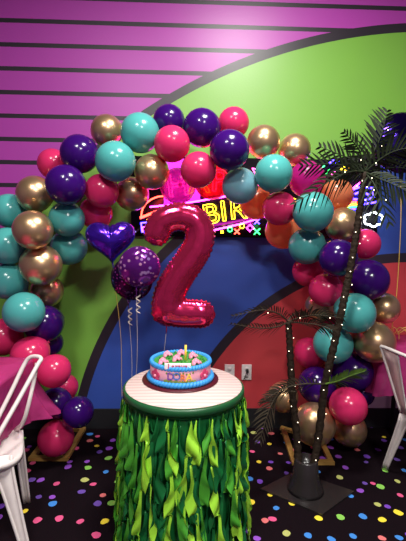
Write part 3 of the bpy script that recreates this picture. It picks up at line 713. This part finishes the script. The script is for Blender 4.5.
for pts, L, mt, dn, dr in (
    ([cr1, A(350, 172, 2.04), A(328, 182, 1.99), A(296, 203, 1.95)], .125, 'leaf', 17, .5),
    ([cr1, A(345, 166, 2.05), A(325, 164, 2.0), A(303, 166, 1.98)], .12, 'leaf', 16, .1),
    ([cr1, A(352, 160, 2.12), A(338, 154, 2.12), A(321, 147, 2.14)], .10, 'leaf', 13, .1),
    ([cr1, A(360, 152, 2.08), A(354, 143, 2.06), A(345, 133, 2.03)], .075, 'leaf', 13, .1),
    ([cr1, A(374, 152, 2.08), A(382, 133, 2.07), A(387, 112, 2.08)], .155, 'leaf', 19, .12),
    ([cr1, A(382, 158, 2.05), A(398, 150, 2.0), A(416, 148, 1.96)], .15, 'leaf', 17, .2),
    ([cr1, A(385, 169, 2.15), A(402, 168, 2.2), A(420, 175, 2.24)], .12, 'leaf', 16, .3),
    ([cr1, A(378, 178, 2.0), A(392, 184, 1.93), A(408, 192, 1.88)], .10, 'leaf', 15, .4),
    ([cr1, A(374, 184, 2.02), A(381, 200, 1.97), A(389, 222, 1.95)], .11, 'leaf', 11, .3),
    ([cr1, A(362, 172, 2.2), A(350, 172, 2.3), A(338, 180, 2.34)], .08, 'leaf', 13, .4)):
    frond(pts, L, M[mt], int(dn * .8), dr, .0066, None, rg, face=(0, 1, .35))
cr2 = P2[-1]
for pts, L, mt in (
    ([cr2, A(279, 314, 2.12), A(262, 310, 2.08), A(234, 316, 2.03)], .085, 'leafdry'),
    ([cr2, A(276, 327, 2.12), A(258, 328, 2.06), A(232, 324, 2.0)], .075, 'leafdry'),
    ([cr2, A(302, 317, 2.09), A(318, 315, 2.03), A(341, 318, 1.98)], .12, 'leafdry'),
    ([cr2, A(303, 323, 2.06), A(318, 325, 2.0), A(334, 331, 1.96)], .09, 'leafdry'),
    ([cr2, A(292, 316, 2.24), A(299, 313, 2.3), A(308, 316, 2.33)], .06, 'leafdry')):
    frond(pts, L, M[mt], 20, .35, .0042, None, rg, face=(0, 1, .7))
lowc = A(325, 384, 2.12)
for pts, L, mt in (
    ([lowc, A(303, 384, 2.08), A(283, 389, 2.06), A(262, 402, 2.04)], .10, 'leafdry'),
    ([A(296, 392, 2.13), A(281, 392, 2.08), A(270, 408, 2.05), A(260, 440, 2.03)], .115, 'leafdry'),
    ([lowc, A(338, 381, 2.08), A(350, 376, 2.05), A(365, 371, 2.02)], .095, 'leaflite')):
    frond(pts, L, M[mt], 20, .3, .0045, None, rg, face=(0, 1, .5))
def led(p):
    b = B(); ball(b, p, .0027, 8); obj('string_light', b, M['bulb'], pm)
for P, n, s0 in ((P1, 19, 1), (P2, 10, 2)):
    for k in range(n):
        i = int((k + .6) / n * (len(P) - 1)); led(P[i] + Vector((.018 * math.sin(k * 2.3 + s0), -.024, 0)))
for (x, y, Y) in ((388, 130, 2.06), (382, 146, 2.06), (376, 163, 2.04), (372, 178, 2.02), (367, 187, 2.0), (345, 172, 2.0), (361, 160, 2.02), (357, 186, 1.98), (386, 200, 1.92), (268, 313, 2.05), (300, 318, 2.06), (330, 318, 1.98), (374, 190, 1.98)):
    led(A(x, y, Y))

# ------------------------------------------------------------------ tables with pink plastic cloths
def cloth_table(x0, x1, y0, y1, zt, hems, tlab, clab, flare, side):
    t = empty('party_table', ((x0 + x1) / 2, (y0 + y1) / 2, 0), tlab, 'table', None)
    obj('table_top', box(B(), (x0, y0, zt - .03), (x1, y1, zt - .004), .006), M['white'], t)
    for (x, y) in ((x0 + .3, y0 + .1), (x1 - .06, y0 + .1), (x0 + .3, y1 - .06), (x1 - .06, y1 - .06)):
        b = B(); tube(b, [(x, y, 0), (x, y, zt - .03)], .016, 10); obj('leg', b, M['black'], t)
    b = B(); e = .006; cr = .03
    ring = []
    def arc(cx, cy, a0):
        return [(cx + cr * math.cos(a0 + PI / 2 * k / 6), cy + cr * math.sin(a0 + PI / 2 * k / 6), math.cos(a0 + PI / 2 * k / 6), math.sin(a0 + PI / 2 * k / 6)) for k in range(7)]
    X0, X1, Y0, Y1 = x0 - e + cr, x1 + e - cr, y0 - e + cr, y1 + e - cr
    cs = [(X1, Y0, -PI / 2), (X1, Y1, 0), (X0, Y1, PI / 2), (X0, Y0, PI)]
    for i in range(4):
        A_ = arc(*cs[i]); ring += A_; nx = arc(*cs[(i + 1) % 4])[0]; l = A_[-1]; m = max(4, int(math.hypot(nx[0] - l[0], nx[1] - l[1]) / .012))
        for k in range(1, m): ring.append((l[0] + (nx[0] - l[0]) * k / m, l[1] + (nx[1] - l[1]) * k / m, l[2], l[3]))
    n = len(ring); rows = []; K = 14
    for k in range(K + 1):
        q = k / K; row = []
        for i, (x, y, nx, ny) in enumerate(ring):
            s = i * .012; co = abs(nx * ny) * 2
            fx, fy = flare
            cd = math.exp(-((x - fx) ** 2 + (y - fy) ** 2) / .025)
            drop = hems * (1 + 0.2 * cd + .05 * math.sin(s * 9)) * q
            out = q * (.012 + .02 * math.sin(s * 31 + math.sin(s * 13) * 2) * q + .014 * math.sin(s * 67) * q + .145 * cd * q * (1 + .25 * math.sin(s * 75)))
            out = max(out, .004 * q); row.append(b.verts.new((x + nx * out, y + ny * out, zt - drop)))
        rows.append(row)
    for a, c in zip(rows, rows[1:]):
        for i in range(n): b.faces.new((a[i], c[i], c[(i + 1) % n], a[(i + 1) % n]))
    b.faces.new(rows[0])
    tag(obj('tablecloth', b, M['film']), clab, 'tablecloth', None)
ca = atz(33, 357, .75); 
cloth_table(ca.x - .75, ca.x, ca.y - 1.1, ca.y, .75, .285, 'folding table under the pink cloth next to the white tube-backed chair', 'crumpled pink plastic tablecloth beside the white tube-backed chair, its corner bunched out', (ca.x, ca.y), 1)
cb = atz(384, 338, .75)
cloth_table(1.235, 2.0, 2.42, 2.86, .75, .29, 'folding table under the pink cloth by the chair with the blush back panel', 'pink plastic tablecloth behind the chair with the blush back panel', (1.6, 2.42), -1)

# ------------------------------------------------------------------ chairs
def sheet(bm, L, R, th):
    """a tapering sheet with thickness between two edge polylines"""
    n = len(L); nn = []
    rows = []
    for i in range(n):
        T = (L[min(i + 1, n - 1)] - L[max(i - 1, 0)]); N = T.cross(R[i] - L[i]).normalized() * th
        m = (L[i] + R[i]) / 2 + N * 1.5
        rows.append([bm.verts.new(L[i] - N), bm.verts.new(m - N), bm.verts.new(R[i] - N), bm.verts.new(R[i] + N), bm.verts.new(m + N), bm.verts.new(L[i] + N)])
    for a, c in zip(rows, rows[1:]):
        for k in range(6): bm.faces.new((a[k], a[(k + 1) % 6], c[(k + 1) % 6], c[k]))
    bm.faces.new(rows[0]); bm.faces.new(rows[-1][::-1]); return bm
def seat_mesh(c, ax, ay, hw, z, th=.022):
    b = B(); K = 32; rings = []
    for (s, dz) in ((.0, .004), (.75, .0), (.92, .006), (1.0, .004), (1.0, -th), (.95, -th), (.9, -.004), (.0, -.002)):
        rg = []
        if s == 0: rings.append([b.verts.new(Vector((c[0], c[1], z + dz)))]); continue
        for k in range(K):
            a = 2 * PI * k / K; u = math.copysign(abs(math.cos(a)) ** .5, math.cos(a)) * hw * s; v = math.copysign(abs(math.sin(a)) ** .5, math.sin(a)) * hw * s
            rg.append(b.verts.new(Vector((c[0], c[1], z + dz)) + ax * u + ay * v))
        rings.append(rg)
    for a, q in zip(rings, rings[1:]):
        for k in range(K):
            k2 = (k + 1) % K
            if len(a) == 1: b.faces.new((a[0], q[k], q[k2]))
            elif len(q) == 1: b.faces.new((a[k], q[0], a[k2]))
            else: b.faces.new((a[k], q[k], q[k2], a[k2]))
    return b
def leg_sheet(top, foot, across, wt, wf, th=.004):
    L = [top.lerp(foot, q) + across * (wt + (wf - wt) * q ** .6) / 2 for q in [i / 8 for i in range(9)]]
    R = [top.lerp(foot, q) - across * (wt + (wf - wt) * q ** .6) / 2 for q in [i / 8 for i in range(9)]]
    b = sheet(B(), L, R, th); tube(b, L, .007, 8); tube(b, R, .007, 8); return b
# chair at the cloth-covered table, bent-tube back
ax = Vector((.39, -.92, 0)).normalized() * -1; ay = Vector((ax.y, -ax.x, 0))       # ax runs along the seat's back edge, ay to the back
rc = atz(16, 430, .45)                                                              # far rear seat corner
ctr = rc - ax * .15 - ay * .15; ctr.z = 0
ch = empty('metal_chair', ctr, 'white metal chair with bent-tube back beside the crumpled pink tablecloth', 'chair')
obj('seat', seat_mesh(ctr, ax, ay, .185, .45), M['white'], ch)
b = B(); tube(b, crom([at(37, 363, 1.95), at(33, 385, 1.93), at(24, 420, 1.88), rc + Vector((0.0, 0, 0))], 6), lambda q: .010 + .006 * max(0, q - .6), 8); obj('back_strut', b, M['white'], ch)
b = B(); ltop = crom([at(-22, 470, 1.62), at(0, 432, 1.70), at(20, 397, 1.80), at(37, 366, 1.90), at(41, 359, 1.93), at(37, 356.5, 1.95), at(30, 357.5, 1.96), at(24, 365, 1.95), at(12, 390, 1.89), at(0, 414, 1.83), at(-22, 458, 1.72)], 6)
tube(b, ltop, .0105, 10); obj('back_loop', b, M['white'], ch)
foot_n = atz(29, 562, 0); foot_f = atz(27, 503, 0)
cn_ = [(1, 1, foot_f), (-1, 1, foot_n), (1, -1, None), (-1, -1, None)]
for sx, sy, ft in cn_:
    tp = ctr + ax * sx * .155 + ay * sy * .155; tp.z = .44
    if ft is None: ft = ctr + ax * sx * .21 + ay * sy * .21
    if sx < 0 and sy > 0: tp = at(0, 456, 1.70)
    ac = (Vector((1, .25, 0))).normalized() if sy > 0 else (ax + ay * sx * sy).normalized()
    obj('leg', leg_sheet(tp, ft, ac,   .09 if sx < 0 else .045, .026), M['white'], ch)
# chair with the blush back panel
top_f = at(381, 346, 2.24); top_n = at(406, 357, 2.04); ax = (top_n - top_f); ax.z = 0; ax.normalize(); ay = Vector((-ax.y, ax.x, 0))
if ay.x < 0: ay = -ay                                                                # ay points to the seat front
WD = .36; rc = at(401, 411, 2.2); z = .45; rc.z = z
ctr = rc + ax * WD / 2 + ay * .17; ctr.z = 0
ch = empty('metal_chair', ctr, 'white metal chair with a tapering blush panel back next to the gold balloons', 'chair')
obj('seat', seat_mesh(ctr, ax, ay, .185, z), M['white'], ch)
tf = top_f; tn = top_f + ax * WD; tn.z = tf.z; rn = rc + ax * WD
b = B(); tube(b, crom([rc, rc.lerp(tf, .5), rc.lerp(tf, .93), tf + ax * .02 , tf.lerp(tn, .5), tn - ax * .02, rn.lerp(tn, .93), rn.lerp(tn, .5), rn], 6), .010, 10); obj('back_frame', b, M['white'], ch)
for s in (0, 1):
    u = ax * (1 if s == 0 else -1); a0 = tf if s == 0 else tn; r0 = rc if s == 0 else rn
    L = [a0.lerp(r0, .03 + .97 * q / 6) + u * .006 for q in range(7)]; R = [a0.lerp(r0, .03 + .97 * q / 6) + u * (.135 - .085 * q / 6) for q in range(7)]
    obj('back_panel', sheet(B(), L, R, .002), M['blush'], ch)
    b = B(); tube(b, R, .005, 8); obj('panel_edge', b, M['white'], ch)
fts = {(-1, -1): atz(384, 470, 0)}
for sx in (-1, 1):
    for sy in (-1, 1):
        tp = ctr + ax * sx * .155 + ay * sy * .155; tp.z = .44
        ft = fts.get((sx, sy)) or (ctr + ax * sx * .20 + ay * sy * (.20 if sy > 0 else .27)); ft.z = 0
        obj('leg', leg_sheet(tp, ft, (ax * .8 + ay * .5 * sx * sy).normalized(), .06, .024), M['white'], ch)
